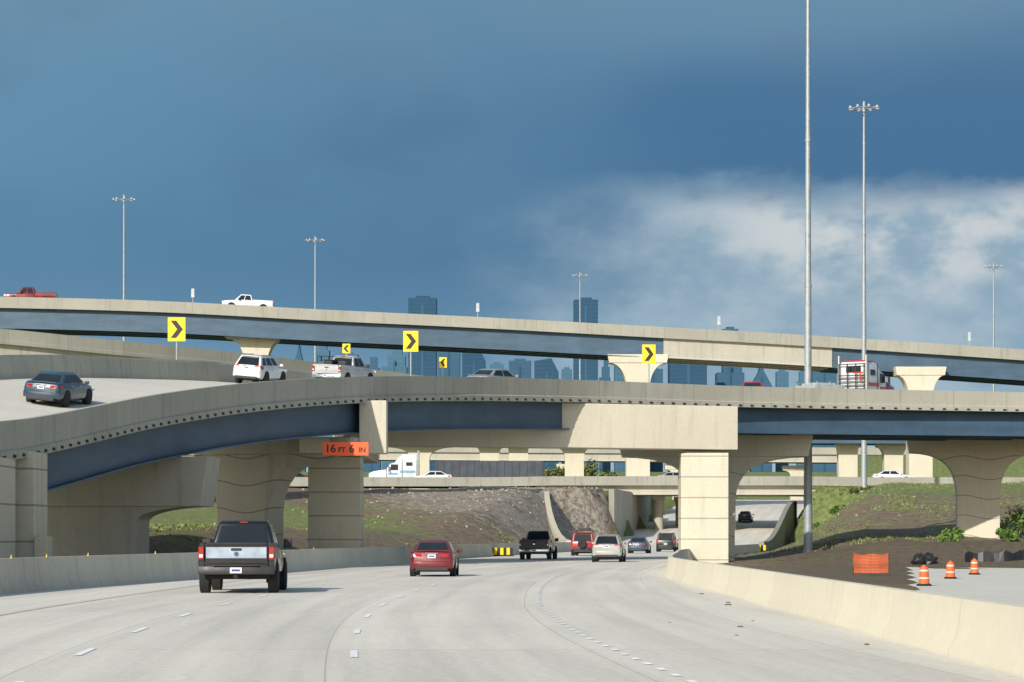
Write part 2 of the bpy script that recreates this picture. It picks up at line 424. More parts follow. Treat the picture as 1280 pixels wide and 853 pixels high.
# ------------------------------------------------------------------ bridges
def resample(P,per=10):
    n=len(P); fx=[spline([(i,p[k]) for i,p in enumerate(P)]) for k in range(3)]
    out=[]
    for i in range((n-1)*per+1):
        t=i/per; out.append(Vector((fx[0](t),fx[1](t),fx[2](t))))
    return out
def offs(P,w,dz):
    out=[]
    for i,p in enumerate(P):
        a=P[max(0,i-1)]; e=P[min(len(P)-1,i+1)]; t=e-a; t.z=0; t.normalize()
        out.append(p+Vector((-t.y,t.x,0))*w+Vector((0,0,dz[i] if isinstance(dz,list) else dz)))
    return out
def bridge(name,label,Np,Fp,railmat,segs,depth=1.75,ng=4,slots=0,railh=1.07):
    root=thing(name,label,"bridge",(Np[0].x,Np[0].y,0)); o0=Vector((Np[0].x,Np[0].y,0))
    Np=[p-o0 for p in Np]; Fp=[p-o0 for p in Fp]; n=len(Np)
    lat=[((Fp[i]-Np[i])*Vector((1,1,0))).normalized() for i in range(n)]
    Z=Vector((0,0,1))
    b=MB(); rings=[]
    for i in range(n):
        A=Np[i].lerp(Fp[i],.02); B=Np[i].lerp(Fp[i],.98)
        rings.append([A-Z*railh,B-Z*railh,B-Z*(railh+.32),A-Z*(railh+.32)])
    b.loft(rings); b.obj("deck",[M['deck']],root)
    for P,s in ((Np,1),(Fp,-1)):
        b=MB(); rings=[];uv=[];L=0
        for i in range(n):
            if i: L+=(P[i]-P[i-1]).length
            l=lat[i]*s; p=P[i]
            pr=[(-.02,0),(.26,0),(.30,-.1),(.42,-railh+.02),(.42,-railh-.36),(-.09,-railh-.36),(-.09,-railh-.03),(.0,-railh+.02)]
            rings.append([p+l*a+Z*z for a,z in pr]); uv+=[(L,z) for a,z in pr]
        b.loft(rings,0,True,uv)
        if slots and s==1:
            nxt=0;L=0
            for i in range(1,n):
                sl=(P[i]-P[i-1]).length
                while nxt<L+sl:
                    t=(nxt-L)/sl; p=P[i-1].lerp(P[i],t)-lat[i]*.10-Z*(railh+.24); d=(P[i]-P[i-1])
                    b.box(p,(.26,.06,.11),1,math.atan2(d.y,d.x)); nxt+=slots
                L+=sl
        b.obj("rail_wall",[M[railmat],M['hole']],root)
    for (t0,t1,mat) in segs:
        i0=int(t0*(n-1)); i1=int(t1*(n-1))
        if i1-i0<1: continue
        for k in range(ng):
            f=.075+.85*k/(ng-1)
            b=MB(); wr=[];fr=[];tr=[]
            for i in range(i0,i1+1):
                q=Np[i].lerp(Fp[i],f)-Z*(railh+.34); l=lat[i]
                if mat=='steel':
                    wr.append([q-l*.03,q+l*.03,q+l*.03-Z*depth,q-l*.03-Z*depth])
                    fr.append([q-l*.3-Z*(depth-.01),q+l*.3-Z*(depth-.01),q+l*.3-Z*(depth+.07),q-l*.3-Z*(depth+.07)])
                    tr.append([q-l*.25+Z*.01,q+l*.25+Z*.01,q+l*.25-Z*.06,q-l*.25-Z*.06])
                else:
                    wr.append([q-l*.45,q+l*.45,q+l*.28-Z*.35,q+l*.28-Z*(depth-.3),q+l*.45-Z*depth,q-l*.45-Z*depth,q-l*.28-Z*(depth-.3),q-l*.28-Z*.35])
            b.loft(wr)
            if mat=='steel':
                b.loft(fr); b.loft(tr)
            b.obj("girder",[M[mat]],root)
    return root
def pier(name,label,x,y,zb,zt,capw,colw,depth,caph,flare,rot=0,mats=('pierw','cap'),p=1.6,cat="bridge pier"):
    root=thing(name,label,cat,(x,y,zb),(0,0,rot))
    H=zt-zb; zc=H-caph; zf=zc-flare
    b=MB(); R=[]
    R.append((colw/2,-.8)); R.append((colw/2,zf))
    for k in range(1,13):
        t=k/12; R.append((colw/2+(capw/2*.94-colw/2)*(1-math.cos(t*math.pi/2))**p, zf+flare*math.sin(t*math.pi/2)))
    out=[(a,z) for a,z in R]+[(-a,z) for a,z in reversed(R)]
    b.prism(out,-depth/2,depth/2); b.obj("column",[M[mats[0]]],root,bevel=.12)
    b=MB(); w=capw/2
    b.prism([(-w*.94,zc),(w*.94,zc),(w,H),(-w,H)],-depth/2-.12,depth/2+.12); b.obj("pier_cap",[M[mats[1]]],root,bevel=.04)
    return root

# ramp in front (curving)
tA=[(-520,60,560),(-250,77,548),(0,92,527),(60,98,519.5),(120,104,508),(200,113,493),(300,123.5,480),(400,134,473),(500,144,470.5),(620,155,472),(750,165,476),(900,173,482),(1050,179,486),(1280,186,490.5),(1500,191,495)]
NA=[at(*[p[0],p[2],p[1]]) for p in tA]
NA=resample(NA,8)
dz=spline([(0,1.2),(2,1.6),(4,1.7),(5,1.75),(6,1.6),(7,1.3),(8,1.0),(9,.5),(10,.15),(11,0),(14,0)])
FA=offs(NA,11.0,[dz(i/8) for i in range(len(NA))])
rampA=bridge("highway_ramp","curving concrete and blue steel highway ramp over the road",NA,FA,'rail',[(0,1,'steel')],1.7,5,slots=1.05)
def onA(s,t,P=NA,Q=FA,per=8):
    i=s*per; k=int(i); k=min(k,len(P)-2); f=i-k
    n_=P[k].lerp(P[k+1],f); f_=Q[k].lerp(Q[k+1],f); q=n_.lerp(f_,t)-Vector((0,0,1.07))
    d=P[k+1]-P[k]; h=math.hypot(d.x,d.y); w=(f_-n_); wl=math.hypot(w.x,w.y)
    return q,(math.atan2(d.z,h),math.atan2(w.z,wl),math.atan2(-d.x,d.y))
def solveA(px,t,P=NA,Q=FA,per=8,lo=2.5):
    best=None
    s=lo
    while s<(len(P)-1)/per:
        q,_=onA(s,t,P,Q,per); e=abs(640+q.x/q.y*FL-px)
        if best is None or e<best[0]: best=(e,s)
        s+=.02
    return onA(best[1],t,P,Q,per)
# high flyover
tB=[(-250,354,367),(0,355,371),(200,356,376.5),(400,357,387),(600,358,396.5),(830,359,409),(1000,360,418.5),(1280,362,437),(1500,364,454)]
NB=resample([at(p[0],p[2],p[1]) for p in tB],6); FB=offs(NB,11,0.0)
fr=lambda px: [i for i,p in enumerate(NB) if 640+p.x/p.y*FL>=px][0]/(len(NB)-1)
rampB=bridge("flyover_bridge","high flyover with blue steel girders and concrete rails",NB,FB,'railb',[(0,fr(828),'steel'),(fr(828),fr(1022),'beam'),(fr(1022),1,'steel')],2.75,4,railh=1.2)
# left concrete flyover
tC=[(-150,235,401),(0,240,411),(130,246,424),(280,256,439),(420,268,456),(560,280,474)]
NC=resample([at(p[0],p[2],p[1]) for p in tC],6); FC=offs(NC,9,0.35)
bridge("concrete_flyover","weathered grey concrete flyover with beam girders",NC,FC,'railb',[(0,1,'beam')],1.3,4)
# cross street bridge over the highway
ND=[]
for i in range(71):
    x=-120+3*i; ND.append(Vector((x,325+.01*i,9.05+.12*sm((x+2)/8)*(1-sm((x-36)/10)))))
FD=offs(ND,15,0)
bridge("cross_street_overpass","low grey overpass carrying the cross street",ND,FD,'raild',[((4+120)/210,(40+120)/210,'beam')],1.2,6,railh=.8)
# farther connector
NE=[Vector((-60+180*i/30,430,21.2-.03*i)) for i in range(31)]; FE=offs(NE,10,0)
bridge("distant_connector","distant connector bridge seen below the ramp",NE,FE,'railb',[(0,.75,'steel'),(.75,1,'beam')],2.0,4)
NG=[Vector((-90+240*i/30,525-.4*i,20.6-.06*i)) for i in range(31)]; FG=offs(NG,10,0)
bridge("distant_viaduct","pale distant concrete viaduct beyond the cross street",NG,FG,'railb',[(0,1,'beam')],1.6,4)

# piers
pier("bridge_pier","wide shaded hammerhead pier beneath the ramp",-19.5,119.5,-.2,5.25,11.4,4.6,2.6,2.3,.7,-.1,('beam','beam'),1.0)  # darker beam concrete paints the ramp's shade onto this pier
pier("bridge_pier","flared concrete pier with curved sides under the ramp",-14.6,143,.8,7.0,13.4,2.9,2.4,.9,4.0,-.35,('pierd','beam'),p=1.5)  # darkened column and cap concrete carry the under-ramp shade in their colour
pier("bridge_pier","flared concrete pier beside the square column",at(893,0,182).x,182,-.2,9.1,14.0,2.8,2.4,1.9,4.6,-.05,p=1.7)
pier("bridge_pier","tall flared concrete pier on the earth bank",at(1222,0,196).x,196,1.0,9.55,11.0,3.2,2.4,1.6,4.6,-.12,p=1.7)
for px,zt,w in ((321,412,9.2),(797,443.5,8.6),(1149,459,7.2)):
    q=at(px,zt,361)
    pier("flyover_pier","tall concrete pier with tapered cap under the flyover",q.x,361,6.5,q.z-.05,w,3.3,3.0,1.2,3.4,0,('cap','cap'),1.0)
q=at(-10,441,246); pier("flyover_pier","concrete pier under the grey flyover",q.x,246,terr(q.x,246)-.5,q.z,4,3,2.4,.8,1.5,0,('cap','cap'),1.0)
for px,w in ((525,12),(612,5),(718,7),(1117,6),(300,8),(905,7),(648,4),(1060,4)):
    q=at(px,547,434); pier("distant_bridge_pier","pale concrete pier under the distant connector",q.x,435,7.0,17.75,w,3.2,2.4,1.1,2.2,0,('cap','cap'),1.2)
for x in (-60,-35,-10,12,34,58,82):
    pier("distant_bridge_pier","concrete pier under the distant viaduct",x,522,6.5,17.0-.0075*(x+90),6,2.6,2.4,1.0,1.5,0,('cap','cap'),1.2)

# ramp abutment
root=thing("ramp_abutment","large concrete end pier with wave relief under the ramp","bridge pier",(-24,96,0))
b=MB(); b.prism([(-9,-.5),(6.35,-.5),(6.35,4.72),(-9,6.6)],-1.3,1.3); b.obj("wall",[M['pier']],root,bevel=.05)
b=MB(); b.box((-.3,-4.2,1.95),(12.3,3.6,4.9)); b.obj("wing_panel",[M['pier']],root,bevel=.04)
b=MB(); b.box((6.6,-1.0,1.15),(.5,1.0,.85)); b.obj("bearing_ledge",[M['cap']],root,bevel=.03)
for base in (4.05,3.7):
    b=MB(); rings=[]
    for k in range(60):
        x0=-2.5+k*.14; z0=base+.25*abs(math.sin(x0*2.1))
        rings.append([(x0,-1.36,z0),(x0,-1.36,z0+.1),(x0,-1.28,z0+.1),(x0,-1.28,z0)])
    b.loft(rings); b.obj("wave_relief",[M['barrier']],root)

# straddle bent
sb=thing("straddle_bent","cream concrete portal beam on two square columns","bridge pier",(0,160,0))
def bx(name,cx,cy,cz,sx,sy,sz,mat,rz_=0,bev=.05):
    b=MB(); b.box((0,0,0),(sx,sy,sz)); return b.obj(name,[M[mat]],sb,(cx,cy-160,cz),(0,0,rz_),bevel=bev)
bx("column",-10.1,147,2.9,3.0,2.8,6.4,'pier')
bx("column",12.55,168,3.35,3.1,2.8,7.3,'pier')
a0=Vector((-10.6,159.0)); a1=Vector((14.2,168.6)); d=a1-a0
bx("beam",(a0.x+a1.x)/2,(a0.y+a1.y)/2,8.65,d.length+.4,2.3,2.85,'cap',math.atan2(d.y,d.x))
bx("beam_end",-10.0,150.0,6.55,3.3,20.2,.86,'cap')
bx("end_block",-7.6,140.6,7.55,1.5,1.6,2.9,'cap')
# clearance sign
sg=thing("clearance_sign","orange clearance sign reading 16 FT 6 IN hung on the ramp","road sign",(at(432,0,135.5).x,135.5,6.2))
b=MB(); b.box((0,0,0),(2.42,.05,.7)); b.obj("panel",[M['signred']],sg,bevel=.01)
for sx in (-.8,.8):
    b=MB(); b.box((sx,2.2,.27),(.08,4.4,.08)); b.box((sx,.06,0),(.08,.06,.66)); b.obj("bracket",[M['pole']],sg)
def text(t,size,parent,loc,mat,th=.006):
    cu=bpy.data.curves.new("lettering",'FONT'); cu.body=t; cu.size=size; cu.align_x='CENTER'; cu.align_y='CENTER'; cu.extrude=.006; cu.offset=th
    o=bpy.data.objects.new("lettering_tmp",cu); sc.collection.objects.link(o)
    dg=bpy.context.evaluated_depsgraph_get(); me=bpy.data.meshes.new_from_object(o.evaluated_get(dg))
    bpy.data.objects.remove(o)
    k=bpy.data.objects.new("lettering",me); sc.collection.objects.link(k); me.materials.clear(); me.materials.append(mat)
    k.parent=parent; k.location=loc; k.rotation_euler=(math.radians(90),0,0); return k
text("16",.58,sg,(-.80,-.04,0),M['black'],.012); text("FT",.36,sg,(-.20,-.04,-.06),M['black'],.01)
text("6",.58,sg,(.33,-.04,0),M['black'],.012); text("IN",.36,sg,(.88,-.04,-.06),M['black'],.01)

# retaining walls of the underpass
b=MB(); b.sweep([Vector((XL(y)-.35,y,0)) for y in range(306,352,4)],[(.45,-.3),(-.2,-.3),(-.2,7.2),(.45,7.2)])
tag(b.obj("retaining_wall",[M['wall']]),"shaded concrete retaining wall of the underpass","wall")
b=MB()
P=[Vector((XL(262)-.5-k*.5+ k*k*.035,262+k*4.8,0)) for k in range(12)]
tops=[1.1+6.3*sm(k/10) for k in range(12)]
rings=[[p+Vector((-.25,0,-.3)),p+Vector((.35,0,-.3)),p+Vector((.35,0,t)),p+Vector((-.25,0,t))] for p,t in zip(P,tops)]
b.loft(rings); tag(b.obj("wing_wall",[M['barrier']]),"pale curved wing wall climbing the earth bank","wall")
b=MB()
rings=[]
for k in range(14):
    y=262+k*6; p=Vector((XR(y)+.5,y,0)); t=rz(y)+1.0+ (5.2-rz(y))*sm((k-1)/12)
    rings.append([p+Vector((-.2,0,-.3)),p+Vector((.35,0,-.3)),p+Vector((.35,0,t)),p+Vector((-.2,0,t))])
b.loft(rings); tag(b.obj("retaining_wall",[M['wall']]),"weathered concrete wall beside the road cutting","wall")
for x,y in ((22.2,338),(22.2,328),(25.2,338),(25.2,328),(19.0,332),(28.2,330)):
    b=MB(); b.cyl((0,0,-.3),(0,0,6.6-rz(y)),.62,n=20); b.box((0,0,6.5-rz(y)),(1.6,1.6,.5))
    tag(b.obj("overpass_column",[M['beam']],None,(x,y,rz(y)),smooth=40),"round concrete column under the cross street overpass","bridge pier","columns under the cross street")

# ------------------------------------------------------------------ lamps and signs
def mast(px,top,d,zb,r0=.34,label="tall galvanised high mast light with ring of lamps"):
    q=at(px,top,d); H=q.z-zb
    root=thing("high_mast_light",label,"street light",(q.x,d,zb),group="high mast lights of the interchange")
    b=MB(); b.cyl((0,0,-.5),(0,0,H-1.2),r0,.12,14); b.cyl((0,0,-.2),(0,0,.5),r0*1.4,r0*1.2,14)
    k=9
    while k<H-4: b.cyl((0,0,k),(0,0,k+.25),(r0+(.12-r0)*k/H)+.025,n=14); k+=10.5
    b.obj("pole",[M['pole']],root,smooth=40)
    b=MB(); n=24; R=1.1
    for i in range(n):
        t0=2*math.pi*i/n;t1=2*math.pi*(i+1)/n
        b.cyl((R*math.cos(t0),R*math.sin(t0),H-.9),(R*math.cos(t1),R*math.sin(t1),H-.9),.05,n=6)
    for i in range(4):
        t=math.pi*i/2; b.cyl((0,0,H-.9),(R*math.cos(t),R*math.sin(t),H-.9),.04,n=6)
    b.cyl((0,0,H-1.4),(0,0,H-.1),.2,.15,12); b.obj("lamp_ring",[M['pole']],root)
    for i in range(8):
        t=2*math.pi*i/8+.2
        b=MB(); b.cyl((0,0,0),(.5,0,.02),.04,n=6); b.lathe([(.07,.2),(.13,.15),(.14,.02),(.27,-.13),(.24,-.16)],'z',(.6,0,0),12)
        b.obj("lamp",[M['lampgrey']],root,(R*math.cos(t),R*math.sin(t),H-.85),(0,0,t),smooth=50)
mast(155,243,420,7); mast(394,295,500,7.3); mast(725,340,600,7.3); mast(1080,126,300,6.9,.36); mast(1242,328,500,7.3)
mast(1010,-60,185,terr(at(1010,0,185).x,185)-.1,.33,"tall grey mast pole rising from the earth bank")
for px in (252,581,900,1221):
    k=min(range(len(FB)),key=lambda i:abs(640+FB[i].x/FB[i].y*FL-px)); p=FB[k]
    root=thing("bridge_light","slim lamp post on the flyover rail","street light",(p.x,p.y,p.z-.05),group="small lamp posts on the flyover")
    b=MB(); b.cyl((0,0,0),(0,0,1.9),.07,.05,8); b.obj("pole",[M['pole']],root,smooth=40)
    b=MB(); b.box((0,0,2.35),(.5,.3,1.3),tx=.9); b.obj("lamp",[M['lampgrey']],root,bevel=.05)
def chevron(p,w,h,post,left=False,label="yellow chevron curve sign on the ramp rail"):
    root=thing("chevron_sign",label,"road sign",p,group="chevron signs along the ramp")
    b=MB(); b.cyl((0,0,-.3),(0,0,post+h),.05,n=8); b.obj("post",[M['pole']],root)
    b=MB(); b.box((0,-.075,post+h/2),(w,.03,h)); b.obj("panel",[M['yellow']],root,bevel=.01)
    b=MB(); s=-1 if left else 1; y=-.095; c0=post+h/2
    pts=[(-.34,.36),(-.02,.36),(.36,0),(-.02,-.36),(-.34,-.36),(.03,0)]
    pts=[(s*x*w,c0+z*h) for x,z in pts]
    b.prism(pts,y-.004,y); b.obj("chevron",[M['black']],root)
def onF(px):
    j=[i for i in range(len(FA)//4,len(FA)-1) if (640+FA[i].x/FA[i].y*FL)<=px<(640+FA[i+1].x/FA[i+1].y*FL)][0]
    a=640+FA[j].x/FA[j].y*FL; e=640+FA[j+1].x/FA[j+1].y*FL; return FA[j].lerp(FA[j+1],(px-a)/(e-a))
for px,yt,yb,w in ((221,397,427,.98),(513.5,414,440,.98),(811,431,455,.96)):
    p=onF(px); d=p.y; zt=CH+(HZ-yt)/FL*d; zb_=CH+(HZ-yb)/FL*d
    chevron(p,w,zt-zb_,zb_-p.z)
for px,yt,yb in ((432.5,430,442),(553.5,447,460)):
    p=onF(px)+Vector((0,.4,0)); d=p.y; zt=CH+(HZ-yt)/FL*d; zb_=CH+(HZ-yb)/FL*d
    chevron(p,.5,zt-zb_,zb_-p.z,True,"small yellow chevron sign pointing the other way")

# ------------------------------------------------------------------ vehicles
def wheel(root,x,y,r,w=.22,side=1,rimmat='rim'):
    b=MB(); prof=[(r*.62,-w/2),(r*.93,-w/2),(r,-w/2+.05),(r,w/2-.05),(r*.93,w/2),(r*.62,w/2)]
    b.lathe(prof,'x',(0,0,0),26); o=b.obj("wheel",[M['tyre']],root,(x,y,r),smooth=35)
    b=MB(); s=side
    b.lathe([(r*.66,s*(w/2-.12)),(r*.66,s*(w/2-.005)),(r*.6,s*(w/2-.01)),(r*.56,s*(w/2-.06)),(.02,s*(w/2-.07))],'x',(0,0,0),24,1)
    for k in range(5):
        t=2*math.pi*k/5
        b.add([(s*(w/2-.012),math.cos(t-.18)*r*.16,math.sin(t-.18)*r*.16),(s*(w/2-.012),math.cos(t+.18)*r*.16,math.sin(t+.18)*r*.16),
               (s*(w/2-.006),math.cos(t+.13)*r*.62,math.sin(t+.13)*r*.62),(s*(w/2-.006),math.cos(t-.13)*r*.62,math.sin(t-.13)*r*.62)],[(0,1,2,3)],0)
    b.cyl((s*(w/2-.06),0,0),(s*(w/2-.005),0,0),r*.16,n=10)
    b.obj("rim",[M[rimmat],M['trim']],o,smooth=35)
def ring(y,zb,zt,hw,ty=.86):
    h=zt-zb
    R=[(hw*.86,zb),(hw*.97,zb+h*.12),(hw,zb+h*.35),(hw*.985,zb+h*.62),(hw*.95,zb+h*.88),(hw*ty,zt)]
    return [(x,y,z) for x,z in R]+[(0,y,zt+.025)]+[(-x,y,z) for x,z in reversed(R)]
def greenhouse(root,paintm,yb0,yb1,yt0,yt1,zb,zt,hb,ht,pillars=(.52,)):
    B=[Vector((-hb,yb0,zb)),Vector((hb,yb0,zb)),Vector((hb,yb1,zb)),Vector((-hb,yb1,zb))]
    T=[Vector((-ht,yt0,zt-.03)),Vector((ht,yt0,zt-.03)),Vector((ht,yt1,zt-.02)),Vector((-ht,yt1,zt-.02))]
    ctr=sum(T,Vector())/4
    b=MB(); T2=[t.lerp(ctr,.16)+Vector((0,0,.045)) for t in T]
    b.loft([B,T,T2],0); b.obj("roof",[paintm],root,bevel=.07,seg=3,smooth=50)
    def pane(name,a,b_,c_,d_,u0,u1,v0,v1,k=.012):
        def q(u,v): return (a.lerp(b_,u)).lerp(d_.lerp(c_,u),v)
        nrm=(b_-a).cross(d_-a).normalized()
        pts=[q(u0,v0),q(u1,v0),q(u1,v1),q(u0,v1)]
        m=MB(); m.add([p+nrm*k for p in pts]+[p-nrm*.02 for p in pts],[(0,1,2,3),(7,6,5,4),(0,4,5,1),(1,5,6,2),(2,6,7,3),(3,7,4,0)])
        m.obj(name,[M['glass']],root,bevel=.012)
    pane("rear_window",B[0],B[1],T[1],T[0],.08,.92,.08,.86)
    pane("windscreen",B[2],B[3],T[3],T[2],.06,.94,.06,.9)
    es=[.07]+list(pillars)+[.9]
    for i in range(len(es)-1):
        a=es[i]+.02; e=es[i+1]-.02
        pane("side_window",B[1],B[2],T[2],T[1],a,e,.1,.86)
        pane("side_window",B[3],B[0],T[0],T[3],1-e,1-a,.1,.86)
def arches(b,W,ys,r,m=0):
    for y in ys:
        for s in (-1,1):
            b.cyl((s*(W/2-.22),y,r*1.02),(s*(W/2+.004),y,r*1.02),r*1.2,n=24,m=m)
def car(kind,loc,rot,col,label,cat="car",group=None,scale=1,name=None,rack=False,dark=False):
    root=thing(name or ("pickup_truck" if kind=='pickup' else "car"),label,cat,loc,rot,group); root.scale=(scale,)*3
    pm=paint("paint_"+(name or kind),col)
    if kind=='sedan':
        L,W,r=4.75,1.83,.33
        st=[(-2.37,.45,.8,.74),(-2.3,.36,.97,.83),(-2.1,.27,1.05,.88),(-1.6,.24,1.04,.91),(-.8,.2,.99,.915),(.7,.2,.97,.915),(1.3,.2,.94,.905),(1.9,.22,.84,.87),(2.2,.26,.74,.8),(2.37,.34,.6,.68)]
        gh=(-1.98,1.12,-1.12,.3,.97,1.45,.81,.6); pil=(.5,); wy=(-1.38,1.42)
    elif kind=='suv':
        L,W,r=4.65,1.86,.36
        st=[(-2.32,.5,.95,.8),(-2.24,.38,1.08,.87),(-2.0,.3,1.12,.91),(-.8,.27,1.08,.93),(.7,.27,1.06,.93),(1.3,.27,1.03,.92),(1.9,.28,.95,.88),(2.2,.32,.84,.8),(2.32,.4,.68,.7)]
        gh=(-2.2,1.2,-1.75,.3,1.05,1.66,.84,.64); pil=(.3,.62); wy=(-1.33,1.4)
    elif kind=='bigsuv':
        L,W,r=4.9,1.95,.4
        st=[(-2.45,.55,1.0,.88),(-2.4,.45,1.15,.94),(-2.1,.38,1.18,.97),(-.8,.36,1.15,.975),(.7,.36,1.14,.975),(1.3,.36,1.12,.96),(2.0,.38,1.06,.93),(2.35,.42,.98,.88),(2.45,.5,.8,.8)]
        gh=(-2.38,1.15,-2.2,.62,1.13,1.85,.88,.76); pil=(.33,.64); wy=(-1.45,1.5)
    else:
        L,W,r=5.9,2.03,.41
        st=[(-.62,.5,1.22,.97),(-.5,.45,1.24,1.0),(.6,.45,1.22,1.0),(1.5,.45,1.2,.99),(2.3,.47,1.14,.97),(2.8,.5,1.05,.93),(2.95,.58,.9,.86)]
        gh=(-.62,1.5,-.36,.85,1.2,1.92,.86,.68); pil=(.5,); wy=(-1.85,1.85)
    b=MB(); b.loft([ring(*s) for s in st]); 
    if kind=='pickup':
        for s in (-1,1):
            b.loft([[(s*.84,y,.55),(s*.93,y,.5),(s*1.0,y,.62),(s*1.005,y,1.0),(s*.98,y,1.3),(s*.95,y,1.34),(s*.84,y,1.34)] for y in (-2.93,-2.85,-1.8,-.63)])
        b.box((0,-1.8,.78),(1.7,2.3,.06))
    b.obj("body",[pm],root,smooth=32,bevel=.015)
    greenhouse(root,pm,*gh,pillars=pil)
    b=MB(); b.box((0,0,.3 if kind!='pickup' else .48),(W*.84,L*.9,.22)); arches(b,W,wy,r); b.obj("underbody",[M['under']],root,smooth=35)
    for y in wy:
        for s in (-1,1): wheel(root,s*(W/2-.105),y,r,.235 if kind!='pickup' else .27,s)
    yr=-L/2
    def p_(name,cx,cy,cz,sx,sy,sz,mat,bev=.02,rzz=0):
        b=MB(); b.box((0,0,0),(sx,sy,sz)); return b.obj(name,[M[mat] if isinstance(mat,str) else mat],root,(cx,cy,cz),(0,0,rzz),bevel=bev)
    if kind=='pickup':
        b=MB(); b.prism([(-.83,.68),(.83,.68),(.83,1.3),(-.83,1.3)],yr,yr+.09)
        b.prism([(-.8,1.27),(.8,1.27),(.78,1.345),(-.78,1.345)],yr-.03,yr+.12)
        tg=b.obj("tailgate",[pm],root,bevel=.02)
        b=MB(); b.prism([(-.8,.92),(.8,.92),(.8,1.22),(-.8,1.22)],yr-.02,yr+.01); b.obj("tailgate_panel",[M['satin'] if dark else pm],tg,bevel=.015)
        b=MB(); b.box((0,yr-.03,1.16),(.28,.02,.07)); b.obj("handle",[M['trim']],tg,bevel=.01)
        b=MB(); b.cyl((0,yr-.03,1.04),(0,yr-.01,1.04),.06,n=16); b.obj("emblem",[M['chrome'] if not dark else M['platemark']],tg)
        for s in (-1,1): p_("tail_light",s*.925,yr+.02,1.06,.14,.14,.34,'tail')
        for s in (-1,1): p_("reverse_light",s*.925,yr-.055,.99,.1,.02,.08,'headl',.004)
        b=MB(); b.loft([[(x,yr-.16+.1*abs(x)**3,.5),(x,yr-.18+.1*abs(x)**3,.6),(x,yr-.14+.1*abs(x)**3,.72),(x,yr+.06,.72),(x,yr+.06,.5)] for x in (-1.0,-.9,-.5,0,.5,.9,1.0)])
        b.obj("bumper",[M['chrome'] if not dark else M['trim']],root,bevel=.01,smooth=35)
        p_("bumper_step",0,yr-.1,.735,1.2,.2,.02,'trim',.005)
        p_("licence_plate",0,yr-.19,.61,.31,.012,.15,'plate',.004)
        p_("plate_marks",0,yr-.198,.61,.22,.004,.06,'platemark',0)
        p_("tow_hitch",0,yr-.12,.44,.12,.28,.1,'under')
        p_("roof_lamp",0,-.34,1.89,.22,.04,.03,'tail',.006)
        for s in (-1,1):
            p_("door_mirror",s*1.13,1.0,1.32,.24,.14,.24,'trim',.03); p_("headlight",s*.78,2.88,.92,.3,.2,.22,'headl')
        p_("mud_guard",-.88,-2.3,.42,.28,.03,.3,'under',.01); p_("mud_guard",.88,-2.3,.42,.28,.03,.3,'under',.01)
    else:
        zl={'sedan':.86,'suv':.98,'bigsuv':1.0}[kind]; hw=W/2
        for s in (-1,1):
            b=MB()
            if kind=='sedan':
                b.loft([[(s*x,yr+.035+o_,zl-.085),(s*x,yr+.035+o_,zl+.07),(s*x,yr+.2+o_,zl+.07),(s*x,yr+.2+o_,zl-.085)] for x,o_ in ((.42,-.035),(.62,-.02),(.78,.05),(.875,.28))])
            elif kind=='suv':
                b.loft([[(s*x,yr+.03+o_,zl-.1),(s*x,yr+.05+o_,zl+.1),(s*x,yr+.2+o_,zl+.1),(s*x,yr+.2+o_,zl-.1)] for x,o_ in ((.5,-.01),(.68,.0),(.82,.06),(.905,.25))])
            else:
                b.box((s*.86,yr+.03,1.02),(.15,.12,.38))
            b.obj("tail_light",[M['tail']],root,bevel=.012,smooth=40)
            p_("door_mirror",s*(hw+.08),.78 if kind!='bigsuv' else .9,zl+.17,.2,.12,.15,pm,.03)
            p_("headlight",s*.66,L/2-.13,.66 if kind=='sedan' else .8,.34,.14,.13,'headl')
            for yy_ in (-.75,.25):
                p_("door_handle",s*(hw*.99),yy_,zl+.0,.03,.18,.03,'chrome',.006)
        zb_=.5 if kind=='sedan' else .56
        b=MB(); b.loft([[(x,yr-.045+.12*abs(x/.85)**4,zb_-.16),(x,yr-.075+.12*abs(x/.85)**4,zb_-.03),(x,yr-.05+.12*abs(x/.85)**4,zb_+.12),(x,yr+.2,zb_+.12),(x,yr+.2,zb_-.16)] for x in (-hw*.93,-.7,-.4,0,.4,.7,hw*.93)])
        b.obj("bumper",[pm if kind!='bigsuv' else M['trim']],root,bevel=.02,smooth=40)
        p_("diffuser",0,yr+.0,zb_-.19,W*.72,.2,.15,'trim')
        pz=zl-.04 if kind!='bigsuv' else .78
        p_("licence_plate",0,yr-.012 if kind=='sedan' else yr-.004,pz,.32,.03,.15,'plate',.004)
        p_("plate_marks",0,yr-.03 if kind=='sedan' else yr-.022,pz,.22,.006,.06,'platemark',0)
        p_("trunk_trim",0,yr+.0,pz+.115,.5,.05,.03,'chrome',.006)
        if kind=='sedan': 
            for s in (-1,1): p_("exhaust_tip",s*.55,yr+.0,.27,.1,.12,.05,'chrome')
            p_("boot_lip",0,yr+.16,1.055,1.3,.08,.03,pm,.01)
        if kind in('suv','bigsuv'):
            p_("spoiler",0,gh[2]-.06,gh[5]-.03,gh[7]*1.7,.22,.04,pm)
            for s in (-1,1): p_("roof_rail",s*gh[7]*.88,(gh[2]+gh[3])/2,gh[5]+.05,.03,(gh[3]-gh[2])*.85,.03,'trim',.01)
        if kind=='bigsuv' and rack:
            b=MB()
            for s in (-1,1): b.box((s*.6,-.8,2.02),(.04,2.2,.05))
            for k in range(6): b.box((0,-1.85+k*.42,1.99),(1.2,.04,.03))
            b.box((.1,-.9,2.12),(.8,1.2,.2)); b.obj("roof_rack",[M['trim']],root,bevel=.01)
            b=MB(); b.cyl((0,yr-.26,.95),(0,yr-.04,.95),.36,n=26); b.obj("spare_wheel",[M['tyre']],root,smooth=40,bevel=.04)
    return root
